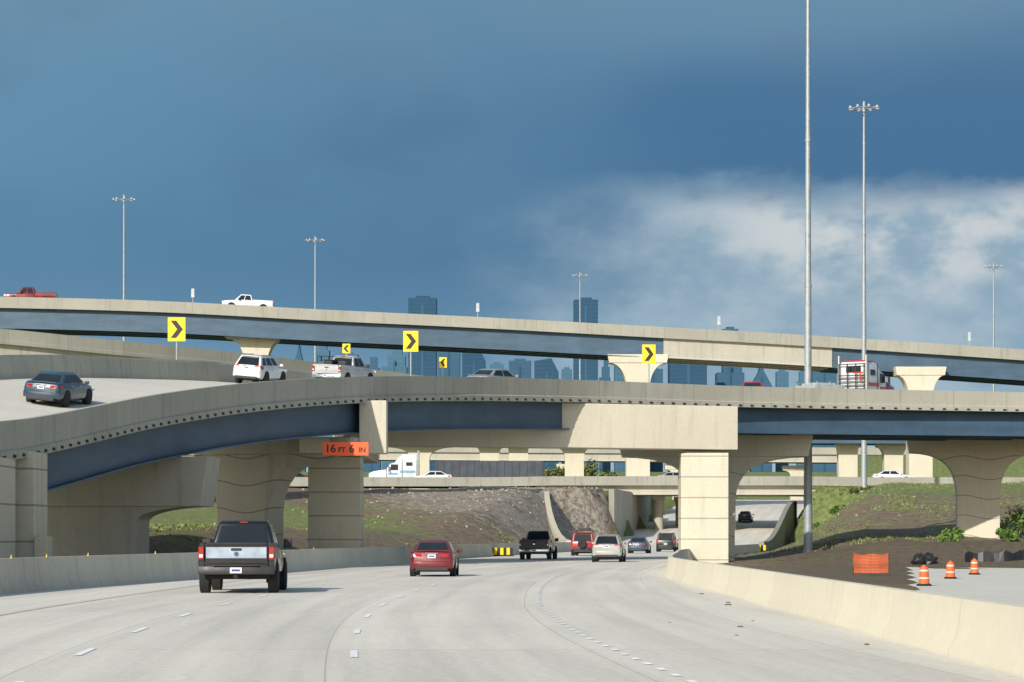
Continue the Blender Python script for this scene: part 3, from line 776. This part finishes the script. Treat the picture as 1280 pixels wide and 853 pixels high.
def on_road(px,d,dy=0):
    x=(px-640)/FL*d; return (x,d+dy,rz(d+dy)+.005),(0,0,head(d))
BLACK=(.008,.009,.011,1); RED=(.14,.006,.012,1); SILVER=(.36,.36,.34,1); WHITE=(.70,.71,.72,1)
NAVY=(.03,.055,.085,1)
l,r=on_road(292,71,2.95); car('pickup',l,(0,0,.03),BLACK,"black pickup truck driving in the outer lane, seen from behind","pickup truck",scale=1.05,dark=True)
l,r=on_road(541,100,2.4); car('sedan',l,(0,0,-.02),RED,"dark red sedan driving away along the concrete road",scale=.97)
l,r=on_road(674,171,2.95); car('pickup',l,r,(.014,.02,.035,1),"dark navy pickup truck farther along the road","pickup truck")
l,r=on_road(733,205,2.45); car('bigsuv',l,r,(.36,.015,.02,1),"boxy red off-road vehicle with loaded roof rack","off-road car",rack=True)
l,r=on_road(763,155,2.35); car('suv',l,r,SILVER,"silver hatchback suv driving under the ramp")
l,r=on_road(801,233,2.4); car('sedan',l,r,NAVY,"dark blue sedan near the underpass")
l,r=on_road(836,256,2.45); car('bigsuv',l,r,BLACK,"black suv near the underpass","suv")
l,r=on_road(934,345,2.4); car('sedan',l,r,BLACK,"black sedan beyond the cross street overpass")
q,r=solveA(73,.42); car('sedan',q-Vector((0,0,.02)),(r[0]*.8,r[1]*.6,r[2]),(.03,.055,.085,1),"dark blue grey sedan climbing the ramp",scale=.97)
q,r=solveA(326,.72); car('suv',q+Vector((0,0,.1)),(r[0],r[1],r[2]+.12),WHITE,"white suv on the ramp",scale=.95)
q,r=solveA(432,.66); pk=car('pickup',q+Vector((0,0,.25)),(r[0],r[1],r[2]+.1),(.45,.46,.46,1),"white pickup truck with cargo in its bed on the ramp","pickup truck",scale=.92)
b=MB(); b.box((-.3,-1.7,1.3),(.6,.9,.7)); b.box((.4,-1.3,1.25),(.5,.7,.7),rz=.2); b.obj("cargo",[M['trim']],pk,bevel=.03)
b=MB()
for s in (-.82,.82):
    for y in (-2.6,-.9): b.cyl((s,y,1.3),(s,y,1.85),.025,n=6)
    b.cyl((s,-2.7,1.85),(s,-.8,1.85),.025,n=6)
for y in (-2.6,-.9): b.cyl((-.82,y,1.85),(.82,y,1.85),.025,n=6)
b.obj("ladder_rack",[M['trim']],pk)
q,r=solveA(621,.25); car('sedan',q+Vector((0,0,.2)),r,(.25,.27,.29,1),"silver sedan on the ramp, only its roof showing")
q,r=solveA(941,.3); car('sedan',q+Vector((0,0,.12)),(r[0],r[1],r[2]+.9),(.5,.01,.02,1),"bright red car behind the ramp rail",scale=1.0)
q,r=solveA(39,.25,NB,FB,6,0); car('pickup',q+Vector((0,0,.35)),(-r[0],0,r[2]+math.pi),(.16,.006,.012,1),"red pickup truck crossing the high flyover","pickup truck",scale=1.2)
q,r=solveA(311,.25,NB,FB,6,0); car('pickup',q+Vector((0,0,.45)),(-r[0],0,r[2]+math.pi),WHITE,"white pickup truck crossing the high flyover","pickup truck",scale=1.2)
car('sedan',(at(362,0,332).x,332,8.25),(0,0,math.pi/2),BLACK,"dark sedan on the cross street",scale=1.1)
car('sedan',(at(540,0,329).x,329,8.3),(0,0,math.pi/2),WHITE,"white sedan in front of the semi truck",scale=1.1)
car('sedan',(at(1116,0,329).x,329,8.4),(0,0,-math.pi/2),WHITE,"white sedan on the cross street near the grass bank",scale=1.1)
car('sedan',(at(845,0,332).x,332,8.4),(0,0,-math.pi/2),SILVER,"silver sedan crossing the overpass",scale=1.0)

def tractor(loc,rot,col,col2,label,scale=1,rackred=False):
    root=thing("semi_truck",label,"semi truck",loc,rot); root.scale=(scale,)*3
    pm=paint("paint_semi",col); p2=paint("paint_semi_trim",col2)
    def R(y,zb,zt,hw): 
        return [(hw*.95,y,zb),(hw,y,zb+.1),(hw,y,zt-.25),(hw*.86,y,zt),(-hw*.86,y,zt),(-hw,y,zt-.25),(-hw,y,zb+.1),(-hw*.95,y,zb)]
    b=MB(); b.loft([R(1.3,.9,2.05,1.0),R(2.2,.85,1.95,.98),R(3.2,.8,1.75,.9),R(3.5,.75,1.55,.82)]); b.obj("bonnet",[p2 if rackred else pm],root,smooth=35,bevel=.03)
    b=MB(); b.loft([R(-.5,.9,2.9,1.15),R(.3,.9,2.9,1.15),R(.9,.9,2.75,1.13),R(1.35,.9,2.1,1.08)]); b.obj("cab",[pm],root,smooth=35,bevel=.03)
    tp=3.55 if rackred else 3.9
    b=MB(); b.loft([R(-2.4,.95,tp,1.22),R(-.7,.95,tp,1.22),R(-.2,.95,tp-.35,1.2),R(.3,2.2,2.95,1.1)]); b.obj("sleeper",[pm],root,smooth=35,bevel=.03)
    b=MB(); b.add([(-1.0,1.34,2.16),(1.0,1.34,2.16),(.95,.98,2.72),(-.95,.98,2.72)],[(0,1,2,3)]); b.obj("windscreen",[M['glass']],root)
    for s in (-1,1):
        b=MB(); b.box((s*1.16,.35,2.3),(.06,.95,.72)); b.obj("side_window",[M['glass']],root,bevel=.01)
        b=MB(); b.box((s*1.235,-1.5,2.7),(.05,.8,.45)); b.obj("sleeper_window",[M['glass']],root,bevel=.01)
        b=MB(); b.box((s*1.225,-.62,2.2),(.05,.07,2.4)); b.box((s*1.165,-.2,1.9),(.05,.06,1.8)); b.box((s*1.1,1.32,1.5),(.1,.06,1.1)); b.obj("door_seam",[M['trim']],root)
        b=MB(); b.box((s*1.45,1.0,2.1),(.18,.12,.75)); b.box((s*1.3,1.0,2.4),(.3,.04,.04)); b.obj("door_mirror",[M['trim']],root,bevel=.02)
        b=MB(); b.cyl((s*1.2,-2.6,1.0),(s*1.2,-2.6,tp+.5),.09,n=10); b.obj("exhaust_stack",[M['chrome']],root,smooth=40)
        b=MB(); b.box((s*1.08,-.6,.8),(.35,1.6,.55)); b.obj("fuel_tank",[M['chrome']],root,bevel=.12,seg=3)
        b=MB(); b.box((s*.75,3.45,1.15),(.3,.12,.2)); b.obj("headlight",[M['headl']],root,bevel=.02)
        b=MB(); b.box((s*1.235,-1.3,1.75),(.02,1.9,.3)); b.box((s*1.165,.4,1.5),(.02,1.4,.25)); b.obj("stripe",[p2],root)
        for y in (2.6,-3.3,-4.6): wheel(root,s*1.05,y,.5,.32,s)
    b=MB(); b.box((0,3.52,1.2),(1.1,.06,.7)); b.obj("grille",[M['chrome']],root,bevel=.02)
    b=MB(); b.box((0,3.6,.65),(2.3,.25,.35)); b.obj("bumper",[M['chrome']],root,bevel=.04)
    b=MB(); b.box((0,-2.2,.85),(.9,6.6,.3)); b.obj("chassis",[M['under']],root)
    if rackred:
        b=MB()
        for x in (-1.1,-.37,.37,1.1): b.box((x,-2.75,2.15),(.07,.08,2.5))
        for z in (.95,1.25,1.55,1.85,2.15,2.45,3.35): b.box((0,-2.75,z),(2.3,.08,.07))
        b.obj("headache_rack",[M['trim']],root)
        b=MB(); b.box((0,-1.5,tp+.05),(2.1,1.9,.1)); b.obj("roof_panel",[p2],root,bevel=.03)
        b=MB(); b.box((0,-2.83,1.15),(2.2,.04,.16)); b.box((.6,-2.83,2.65),(.9,.03,.1)); b.box((.8,-2.83,2.3),(.12,.03,.6)); b.obj("rear_stripe",[p2],root)
        b=MB(); b.box((0,-2.43,2.95),(1.3,.03,.5)); b.obj("rear_window",[M['glass']],root,bevel=.01)
        for x in (-.9,-.45,0,.45,.9):
            b=MB(); b.box((x,-.55,tp+.07),(.14,.2,.12)); b.obj("marker_light",[M['orange']],root,bevel=.02)
    return root
tractor((at(497,0,337).x,337,8.15),(0,0,math.pi/2),(.58,.64,.70,1),(.2,.3,.4,1),"white semi truck with sleeper cab on the cross street",1.06)
tr=thing("semi_trailer","long dark blue covered trailer behind the semi truck","trailer",(at(612,0,337).x,337,8.15),(0,0,math.pi/2))
b=MB(); b.box((0,0,2.2),(2.55,14.2,2.2)); b.obj("cargo_body",[plain("dark_tarp",(.04,.05,.065,1),.6,0,0,.3,1)],tr,bevel=.05)
b=MB()
for k in range(15): 
    for s in (-1,1): b.box((s*1.29,-6.9+k*.985,2.2),(.04,.06,2.1))
b.obj("ribs",[M['trim']],tr)
b=MB(); b.box((0,0,.98),(2.3,13.8,.15)); b.obj("frame",[M['under']],tr)
for s in (-1,1):
    for y in (-5.8,-4.5): wheel(tr,s*1.05,y,.5,.32,s)
q,r=solveA(1082,.35); tractor(q,(r[0],r[1],r[2]+.5),(.66,.67,.68,1),(.42,.02,.02,1),"white semi truck with red trim and cab rack on the ramp",.90,True)
q2,r2=solveA(1026,.25)
fb_=thing("flatbed_trailer","low metal flatbed trailer behind the red trimmed truck","trailer",q2,r2)
b=MB(); b.box((0,0,1.25),(2.4,2.6,.35)); 
for k in range(3): b.box((1.2,-1.1+k*1.1,1.5),(.06,.06,.3)); b.box((-1.2,-1.1+k*1.1,1.5),(.06,.06,.3))
b.obj("bed",[M['lampgrey']],fb_)
b=MB(); b.box((0,-.1,1.5),(1.6,1.8,.18)); b.obj("load",[M['lampgrey']],fb_,bevel=.03)
for s in (-1,1):
    wheel(fb_,s*1.0,-.4,.48,.3,s)

# ------------------------------------------------------------------ city
def building(px0,px1,top,d,mat,kind='flat',label="hazy blue office tower on the skyline"):
    x0=(px0-640)/FL*d; x1=(px1-640)/FL*d; H=CH+(HZ-top)/FL*d-7.4; w=x1-x0
    root=thing("office_tower" if H>205 else "office_building",label,"building",((x0+x1)/2,d,7.4),group="downtown skyline buildings")
    b=MB(); dp=min(w,50)
    if kind=='flat':
        b.box((0,0,H/2),(w,dp,H)); b.box((0,0,H+1.5),(w*.5,dp*.5,3))
    elif kind=='gable':
        b.box((0,0,H*.46),(w,dp,H*.92)); b.prism([(-w/2,H*.92),(w/2,H*.92),(w*.2,H),(-w*.5,H*.985)],-dp/2,dp/2)
    elif kind=='step':
        b.box((0,0,H*.44),(w,dp,H*.88)); b.box((w*.08,0,H*.91),(w*.7,dp*.8,H*.06)); b.box((w*.1,0,H*.97),(w*.4,dp*.5,H*.06))
    elif kind=='spire':
        b.box((0,0,H*.43),(w,dp,H*.86)); b.prism([(-w/2,H*.86),(w/2,H*.86),(w*.1,H*.95),(0,H*1.02),(-w*.1,H*.95)],-dp/2,dp/2)
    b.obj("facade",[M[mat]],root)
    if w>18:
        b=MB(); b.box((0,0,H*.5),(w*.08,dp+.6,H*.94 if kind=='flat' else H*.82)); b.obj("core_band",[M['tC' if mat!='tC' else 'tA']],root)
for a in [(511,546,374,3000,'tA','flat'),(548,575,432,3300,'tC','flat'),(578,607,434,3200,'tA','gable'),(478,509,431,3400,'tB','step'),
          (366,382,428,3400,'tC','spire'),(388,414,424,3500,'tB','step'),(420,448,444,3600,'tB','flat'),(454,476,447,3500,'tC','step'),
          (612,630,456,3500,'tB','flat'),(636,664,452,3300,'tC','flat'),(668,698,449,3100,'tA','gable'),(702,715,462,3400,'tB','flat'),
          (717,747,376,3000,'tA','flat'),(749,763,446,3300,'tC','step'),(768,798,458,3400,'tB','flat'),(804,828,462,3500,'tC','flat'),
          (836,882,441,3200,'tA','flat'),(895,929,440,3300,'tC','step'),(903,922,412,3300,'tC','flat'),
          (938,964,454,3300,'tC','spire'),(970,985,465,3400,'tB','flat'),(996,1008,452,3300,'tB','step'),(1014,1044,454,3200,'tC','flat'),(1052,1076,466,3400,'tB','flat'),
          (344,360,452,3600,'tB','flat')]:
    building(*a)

# ------------------------------------------------------------------ roadside things
def barrel(x,y):
    z=terr(x,y)+.03; root=thing("traffic_drum","orange and white striped traffic drum on bare earth","traffic drum",(x,y,z),group="traffic drums by the earthworks"); root.scale=(.76,.76,.78)
    b=MB()
    prof=[(.29,.0),(.29,.08),(.27,.1),(.265,.32),(.255,.33),(.25,.41),(.24,.42),(.235,.68),(.225,.69),(.22,.77),(.215,.78),(.19,.9),(.1,.92),(.09,.98),(.02,1.0)]
    for k in range(len(prof)-1):
        b.lathe([prof[k],prof[k+1]],'z',(0,0,0),20,1 if k in (4,8) else 0)
    b.obj("drum_body",[M['orange'],M['white']],root,smooth=40)
    b=MB(); b.lathe([(.38,0),(.38,.05),(.3,.1)],'z',(0,0,0),20); b.obj("rubber_base",[M['tyre']],root,smooth=40)
for px,d in ((1155,96),(1188,112),(1218,124)): barrel((px-640)/FL*d,d)
b=MB(); vv=[]
nr=24
for k in range(nr):
    y=56+k*4.2; x0=9.0+(y-56)*.152+.25*math.sin(y*.5); vv+=[(x0+5.5*j,y,terr(x0+5.5*j,y)+.02) for j in range(6)]
b.add(vv,[(6*j+i,6*j+i+1,6*j+i+7,6*j+i+6) for j in range(nr-1) for i in range(5)],0,[(p[0],p[1]) for p in vv])
structure(b.obj("side_road",[M['deck']],smooth=40))["label"]="pale unfinished concrete side road beyond the barrier"
fx=(1089-640)/FL*122; fz=terr(fx,122)
root=thing("safety_fence","sagging orange plastic mesh safety fence","fence",(fx,122,fz+.1))
b=MB(); W_,H_=1.7,.95
f=lambda u,v:Vector((-W_/2+W_*u, .12*math.sin(u*7)+.04*math.sin(v*9), .05+v*H_*(1-.14*math.sin(u*math.pi)-.05*math.sin(u*9)) ))
for k in range(30):
    for j in range(12):
        b.cyl(f(k/30,j/12),f(k/30,(j+1)/12),.012,n=4)
for j in range(13):
    for k in range(30): b.cyl(f(k/30,j/12),f((k+1)/30,j/12),.016,n=4)
b.obj("mesh_panel",[M['orange']],root)
for s in (-1,0,1):
    b=MB(); b.cyl((s*W_/2,0,-.3),(s*W_/2,.05,1.05),.025,n=6); b.obj("post",[M['trim']],root)
root=thing("silt_fence","low black silt fence along the dirt bank","fence",((1250-640)/FL*160,160,terr((1250-640)/FL*160,160)))
b=MB(); vs=[]
for k in range(25):
    x=-2.2+k*.3; y=.35*math.sin(k*.6); z=terr(root.location.x+x,160+y)-root.location.z
    hh=.6+.12*math.sin(k*1.7); vs+=[(x,y,z-.1),(x,y+.08,z+hh)]
b.add(vs,[(2*k,2*k+2,2*k+3,2*k+1) for k in range(24)]); b.obj("fabric",[M['plastic']],root,recalc=False)
for k in range(0,25,4):
    b=MB(); x=-2.2+k*.3; b.box((x,.35*math.sin(k*.6)+.1,.3),(.05,.05,1.0)); b.obj("stake",[M['bark']],root)
px,d=1155,158; x=(px-640)/FL*d
b=MB()
for k in range(5):
    cx,cy=random.uniform(-.5,.5),random.uniform(-.4,.4); R_=random.uniform(.35,.6)
    rings=[]
    for j in range(6):
        a=j/5*math.pi/2; rings.append([(cx+R_*math.cos(a)*math.cos(t)*random.uniform(.7,1.25)+.001*i,cy+R_*math.cos(a)*math.sin(t)*random.uniform(.7,1.25),R_*1.3*math.sin(a)*random.uniform(.8,1.15)-.05) for i,t in enumerate([2*math.pi*q_/12 for q_ in range(12)])])
    b.loft(rings)
tag(b.obj("plastic_sheeting",[M['plastic']],None,(x,d,terr(x,d))),"crumpled heap of black plastic sheeting on dirt","debris")
for x,y,z in ((-.9,201,0),((948-640)/FL*262,262,rz(262))):
    root=thing("crash_cushion","yellow and black striped crash cushion at wall end","crash barrier",(x,y,z)); root.scale=(1.0,1,.9)
    b=MB(); 
    for k in range(8): b.box((-.9+k*.25,0,.42),(.25,.5,.62),k%2)
    b.obj("striped_panel",[M['yellow'],M['black']],root)
    b=MB(); b.box((0,.1,.06),(2.1,.9,.12)); b.obj("base",[M['tyre']],root)
for x,y,s in ((4.0,44.8,.06),(5.2,37.5,.05),(5.0,59,.08),(5.15,61,.07),(5.2,70,.07),(3.6,41,.03),(4.5,48,.03),(2.9,47,.025)):
    b=MB(); n=7
    pts=[(s*math.cos(2*math.pi*i/n)*random.uniform(.5,1.6),s*math.sin(2*math.pi*i/n)*random.uniform(.5,1.2)) for i in range(n)]
    b.loft([[(p[0],p[1],0) for p in pts],[(p[0]*.7,p[1]*.7,s*.35) for p in pts]])
    tag(b.obj("road_debris",[M['bark']],None,(x,y,.005)),"small dark scrap of litter on the road shoulder","debris","scraps of litter on the shoulder")

# vegetation
def bush(x,y,w,h,mat,n,label,cat="bush",name="bush",sz=.16,zz=None):
    z=terr(x,y) if zz is None else zz
    root=thing(name,label,cat,(x,y,z))
    b=MB()
    cl=[(random.uniform(-w/2,w/2)*.8,random.uniform(-w/2,w/2)*.6,random.uniform(.25,.8)*h,random.uniform(.18,.34)*min(w,h)) for _ in range(9)]
    for cx,cy,cz,_ in cl[:6]: 
        b.cyl((cx*.1,cy*.1,-.1),(cx*.6,cy*.6,cz*.6),.06*h/3+.01,.03*h/3+.005,6); b.cyl((cx*.6,cy*.6,cz*.6),(cx,cy,cz),.03*h/3+.005,.01,5)
    b.obj("stem" if name=="bush" else "trunk",[M['bark']],root)
    b=MB()
    for i in range(n):
        cx,cy,cz,R_=random.choice(cl)
        d=Vector((random.gauss(0,1),random.gauss(0,1),random.gauss(0,1))).normalized()*R_*random.uniform(.5,1.15)
        p=Vector((cx,cy,cz))+d
        if p.z<.02: p.z=random.uniform(.02,.3)
        a=Vector((random.uniform(-1,1),random.uniform(-1,1),random.uniform(-.6,.6))).normalized()*sz*random.uniform(.6,1.4)
        e=a.cross(Vector((random.uniform(-1,1),random.uniform(-1,1),random.uniform(-1,1)))).normalized()*sz*random.uniform(.4,.8)
        b.add([p-a,p+e,p+a,p-e],[(0,1,2,3)])
    b.obj("foliage" if name=="bush" else "crown",[M[mat]],root,recalc=False)
for px,d,w,h,mat in ((1189,186,2.0,1.6,'leafg'),(1270,196,2.4,2.3,'leafg'),(1262,192,1.6,1.2,'leafg'),(1050,285,3.2,1.1,'leafg'),(1075,278,2.6,.9,'leaf'),(1030,292,3.0,1.0,'leafg')):
    bush((px-640)/FL*d,d,w,h,mat,900,"leafy green bush on the earth bank",sz=.13)
for px,w,h in ((694,4.5,7.6),(748,5.5,7.8),(672,3.5,5.8),(765,4,6.2),(1035,5,4.5)):
    d=462; bush((px-640)/FL*d,d,w,h,'leaf',1500,"olive leafed small tree behind the cross street","tree","tree",.32,7.4 if px<1000 else terr((px-640)/FL*d,d))
b=MB(); cnt=0
while cnt<10000:
    if random.random()<.35:
        y=random.uniform(135,250); x=XL(y)-random.uniform(1.5,34); 
        if noise.noise(Vector((x*.12,y*.08,2)))<-.05+ (y-150)*.003: continue
        s=random.uniform(.04,.14)
    else:
        y=random.uniform(175,320); x=XR(y)+random.uniform(2,48)
        if noise.noise(Vector((x*.13,y*.06,5)))<.10-(y-240)*.004: continue
        s=random.uniform(.06,.2)
    z=terr(x,y); cnt+=1
    for k in range(3):
        a=random.uniform(0,6.28); dx,dy=math.cos(a)*.08,math.sin(a)*.08; ox,oy=random.uniform(-.2,.2),random.uniform(-.2,.2)
        b.add([(x+ox-dx,y+oy-dy,z-.03),(x+ox+dx,y+oy+dy,z-.03),(x+ox+random.uniform(-.1,.1),y+oy+random.uniform(-.1,.1),z+s)],[(0,1,2)])
o=b.obj("grass",[M['grass']],recalc=False); o["kind"]="stuff"; o["label"]="patchy rough grass on the embankments"
b=MB()
for k in range(950):
    if k<850:
        y=random.uniform(235,312); x=XL(y)-random.uniform(1,34); s=abs(random.gauss(0,.09))+.05
        if random.random()>.25+.75*sm((y-240)/55): continue
    else:
        y=random.uniform(170,300); x=XR(y)+random.uniform(2,35); s=abs(random.gauss(0,.05))+.05
    z=terr(x,y)
    ring1=[(x+s*math.cos(t)*random.uniform(.6,1.2),y+s*math.sin(t)*random.uniform(.6,1.2),z-.05) for t in (0,1.2,2.5,3.7,5.0)]
    ring2=[(x+(p[0]-x)*random.uniform(.4,.8),y+(p[1]-y)*random.uniform(.4,.8),z+s*random.uniform(.4,.8)) for p in ring1]
    b.loft([ring1,ring2])
o=b.obj("rubble",[M['rock']]); o["kind"]="stuff"; o["label"]="broken pale rock scattered over the bank"

# ------------------------------------------------------------------ sky and light
w=bpy.data.worlds.new("World"); sc.world=w; w.use_nodes=True; nt=w.node_tree
for n in list(nt.nodes): nt.nodes.remove(n)
out=N(nt,"ShaderNodeOutputWorld")
sunv=Vector((-.40,-.80,.435)).normalized()
sky=N(nt,"ShaderNodeTexSky"); sky.sky_type='NISHITA'; sky.sun_disc=False
sky.sun_elevation=math.asin(sunv.z); sky.sun_rotation=math.atan2(sunv.x,sunv.y)
bg1=N(nt,"ShaderNodeBackground"); nt.links.new(sky.outputs[0],bg1.inputs[0]); bg1.inputs[1].default_value=.14
tc=N(nt,"ShaderNodeTexCoord"); V=tc.outputs["Generated"]; sp=N(nt,"ShaderNodeSeparateXYZ"); nt.links.new(V,sp.inputs[0])
X,Y,Z=sp.outputs
big=noise_(nt,scaled(nt,V,(3.2,1,7)),1.6,3,.5)
med=noise_(nt,scaled(nt,V,(9,3,18)),1.0,5,.5)
fine=noise_(nt,scaled(nt,V,(22,6,38)),1.0,8,.56,0)
zz=math_(nt,'ADD',Z,math_(nt,'MULTIPLY',math_(nt,'SUBTRACT',big,.5),.05))
rp=N(nt,"ShaderNodeValToRGB"); nt.links.new(math_(nt,'MULTIPLY',zz,2.5),rp.inputs[0])
els=rp.color_ramp.elements
stops=[(0,S(182,196,206)),(.08,S(162,184,199)),(.15,S(126,158,182)),(.21,S(100,140,170)),(.29,S(86,127,160)),(.40,S(90,131,163)),(.52,S(104,142,170)),(1,S(112,136,154))]
els[0].position=0; els[0].color=stops[0][1]; els[1].position=1; els[1].color=stops[-1][1]
for p,cc in stops[1:-1]:
    e=els.new(p); e.color=cc
col=rp.outputs[0]
col=mixc(nt,math_(nt,'MULTIPLY',maprange(nt,X,-.02,-.22,0,.6),maprange(nt,Z,.08,.16)),col,S(106,152,180))
xx=math_(nt,'ADD',X,math_(nt,'MULTIPLY',math_(nt,'SUBTRACT',med,.5),.09))
dk=math_(nt,'MULTIPLY',math_(nt,'MULTIPLY',maprange(nt,xx,-.04,.08),maprange(nt,zz,.20,.165)),maprange(nt,Z,.075,.11))
col=mixc(nt,math_(nt,'MULTIPLY',dk,.7),col,S(66,109,148))
col=mixc(nt,math_(nt,'MULTIPLY',maprange(nt,med,.48,.72,0,.3),maprange(nt,Z,.08,.12)),col,S(76,108,140))
up=math_(nt,'MULTIPLY',maprange(nt,zz,.15,.22),maprange(nt,med,.42,.65))
col=mixc(nt,math_(nt,'MULTIPLY',up,.35),col,S(122,150,174))
# broad pale cloud bank
f2=math_(nt,'SUBTRACT',fine,.5); m2=math_(nt,'SUBTRACT',med,.5)
zc=math_(nt,'ADD',math_(nt,'ADD',Z,math_(nt,'MULTIPLY',m2,.03)),math_(nt,'MULTIPLY',f2,.03))
xc=math_(nt,'ADD',math_(nt,'ADD',X,math_(nt,'MULTIPLY',m2,.10)),math_(nt,'MULTIPLY',f2,.05))
topm=maprange(nt,zc,.138,.124); botm=maprange(nt,zc,.03,.10,.85,1)
mm=math_(nt,'MULTIPLY',math_(nt,'MULTIPLY',topm,botm),maprange(nt,xc,-.02,.08))
inner=mixc(nt,maprange(nt,fine,.34,.66),S(142,170,189),S(172,191,204))
hi=math_(nt,'MULTIPLY',math_(nt,'MULTIPLY',maprange(nt,zc,.088,.116),maprange(nt,xc,.04,.12)),maprange(nt,fine,.42,.6,0,.8))
inner=mixc(nt,hi,inner,S(214,217,217))
col=mixc(nt,math_(nt,'MULTIPLY',mm,.94),col,inner)
bg2=N(nt,"ShaderNodeBackground"); nt.links.new(col,bg2.inputs[0]); bg2.inputs[1].default_value=1.0
mx=N(nt,"ShaderNodeMixShader"); nt.links.new(maprange(nt,Y,-.1,.55),mx.inputs[0]); nt.links.new(bg1.outputs[0],mx.inputs[1]); nt.links.new(bg2.outputs[0],mx.inputs[2])
nt.links.new(mx.outputs[0],out.inputs[0])
sl=bpy.data.lights.new("sun",'SUN'); sl.energy=4.7; sl.angle=math.radians(.5); sl.color=(1,.945,.85)
so=bpy.data.objects.new("sun",sl); sc.collection.objects.link(so); so.rotation_euler=(-sunv).to_track_quat('-Z','Y').to_euler()
# camera
cd=bpy.data.cameras.new("camera"); cd.sensor_width=36; cd.lens=FL/1280*36; cd.shift_y=(HZ-426.5)/1280; cd.clip_end=20000; cd.clip_start=.1
co=bpy.data.objects.new("camera",cd); sc.collection.objects.link(co); co.location=(0,0,CH); co.rotation_euler=(math.radians(90),0,0); sc.camera=co
sc.view_settings.view_transform='Standard'; sc.view_settings.look='None'; sc.view_settings.exposure=0
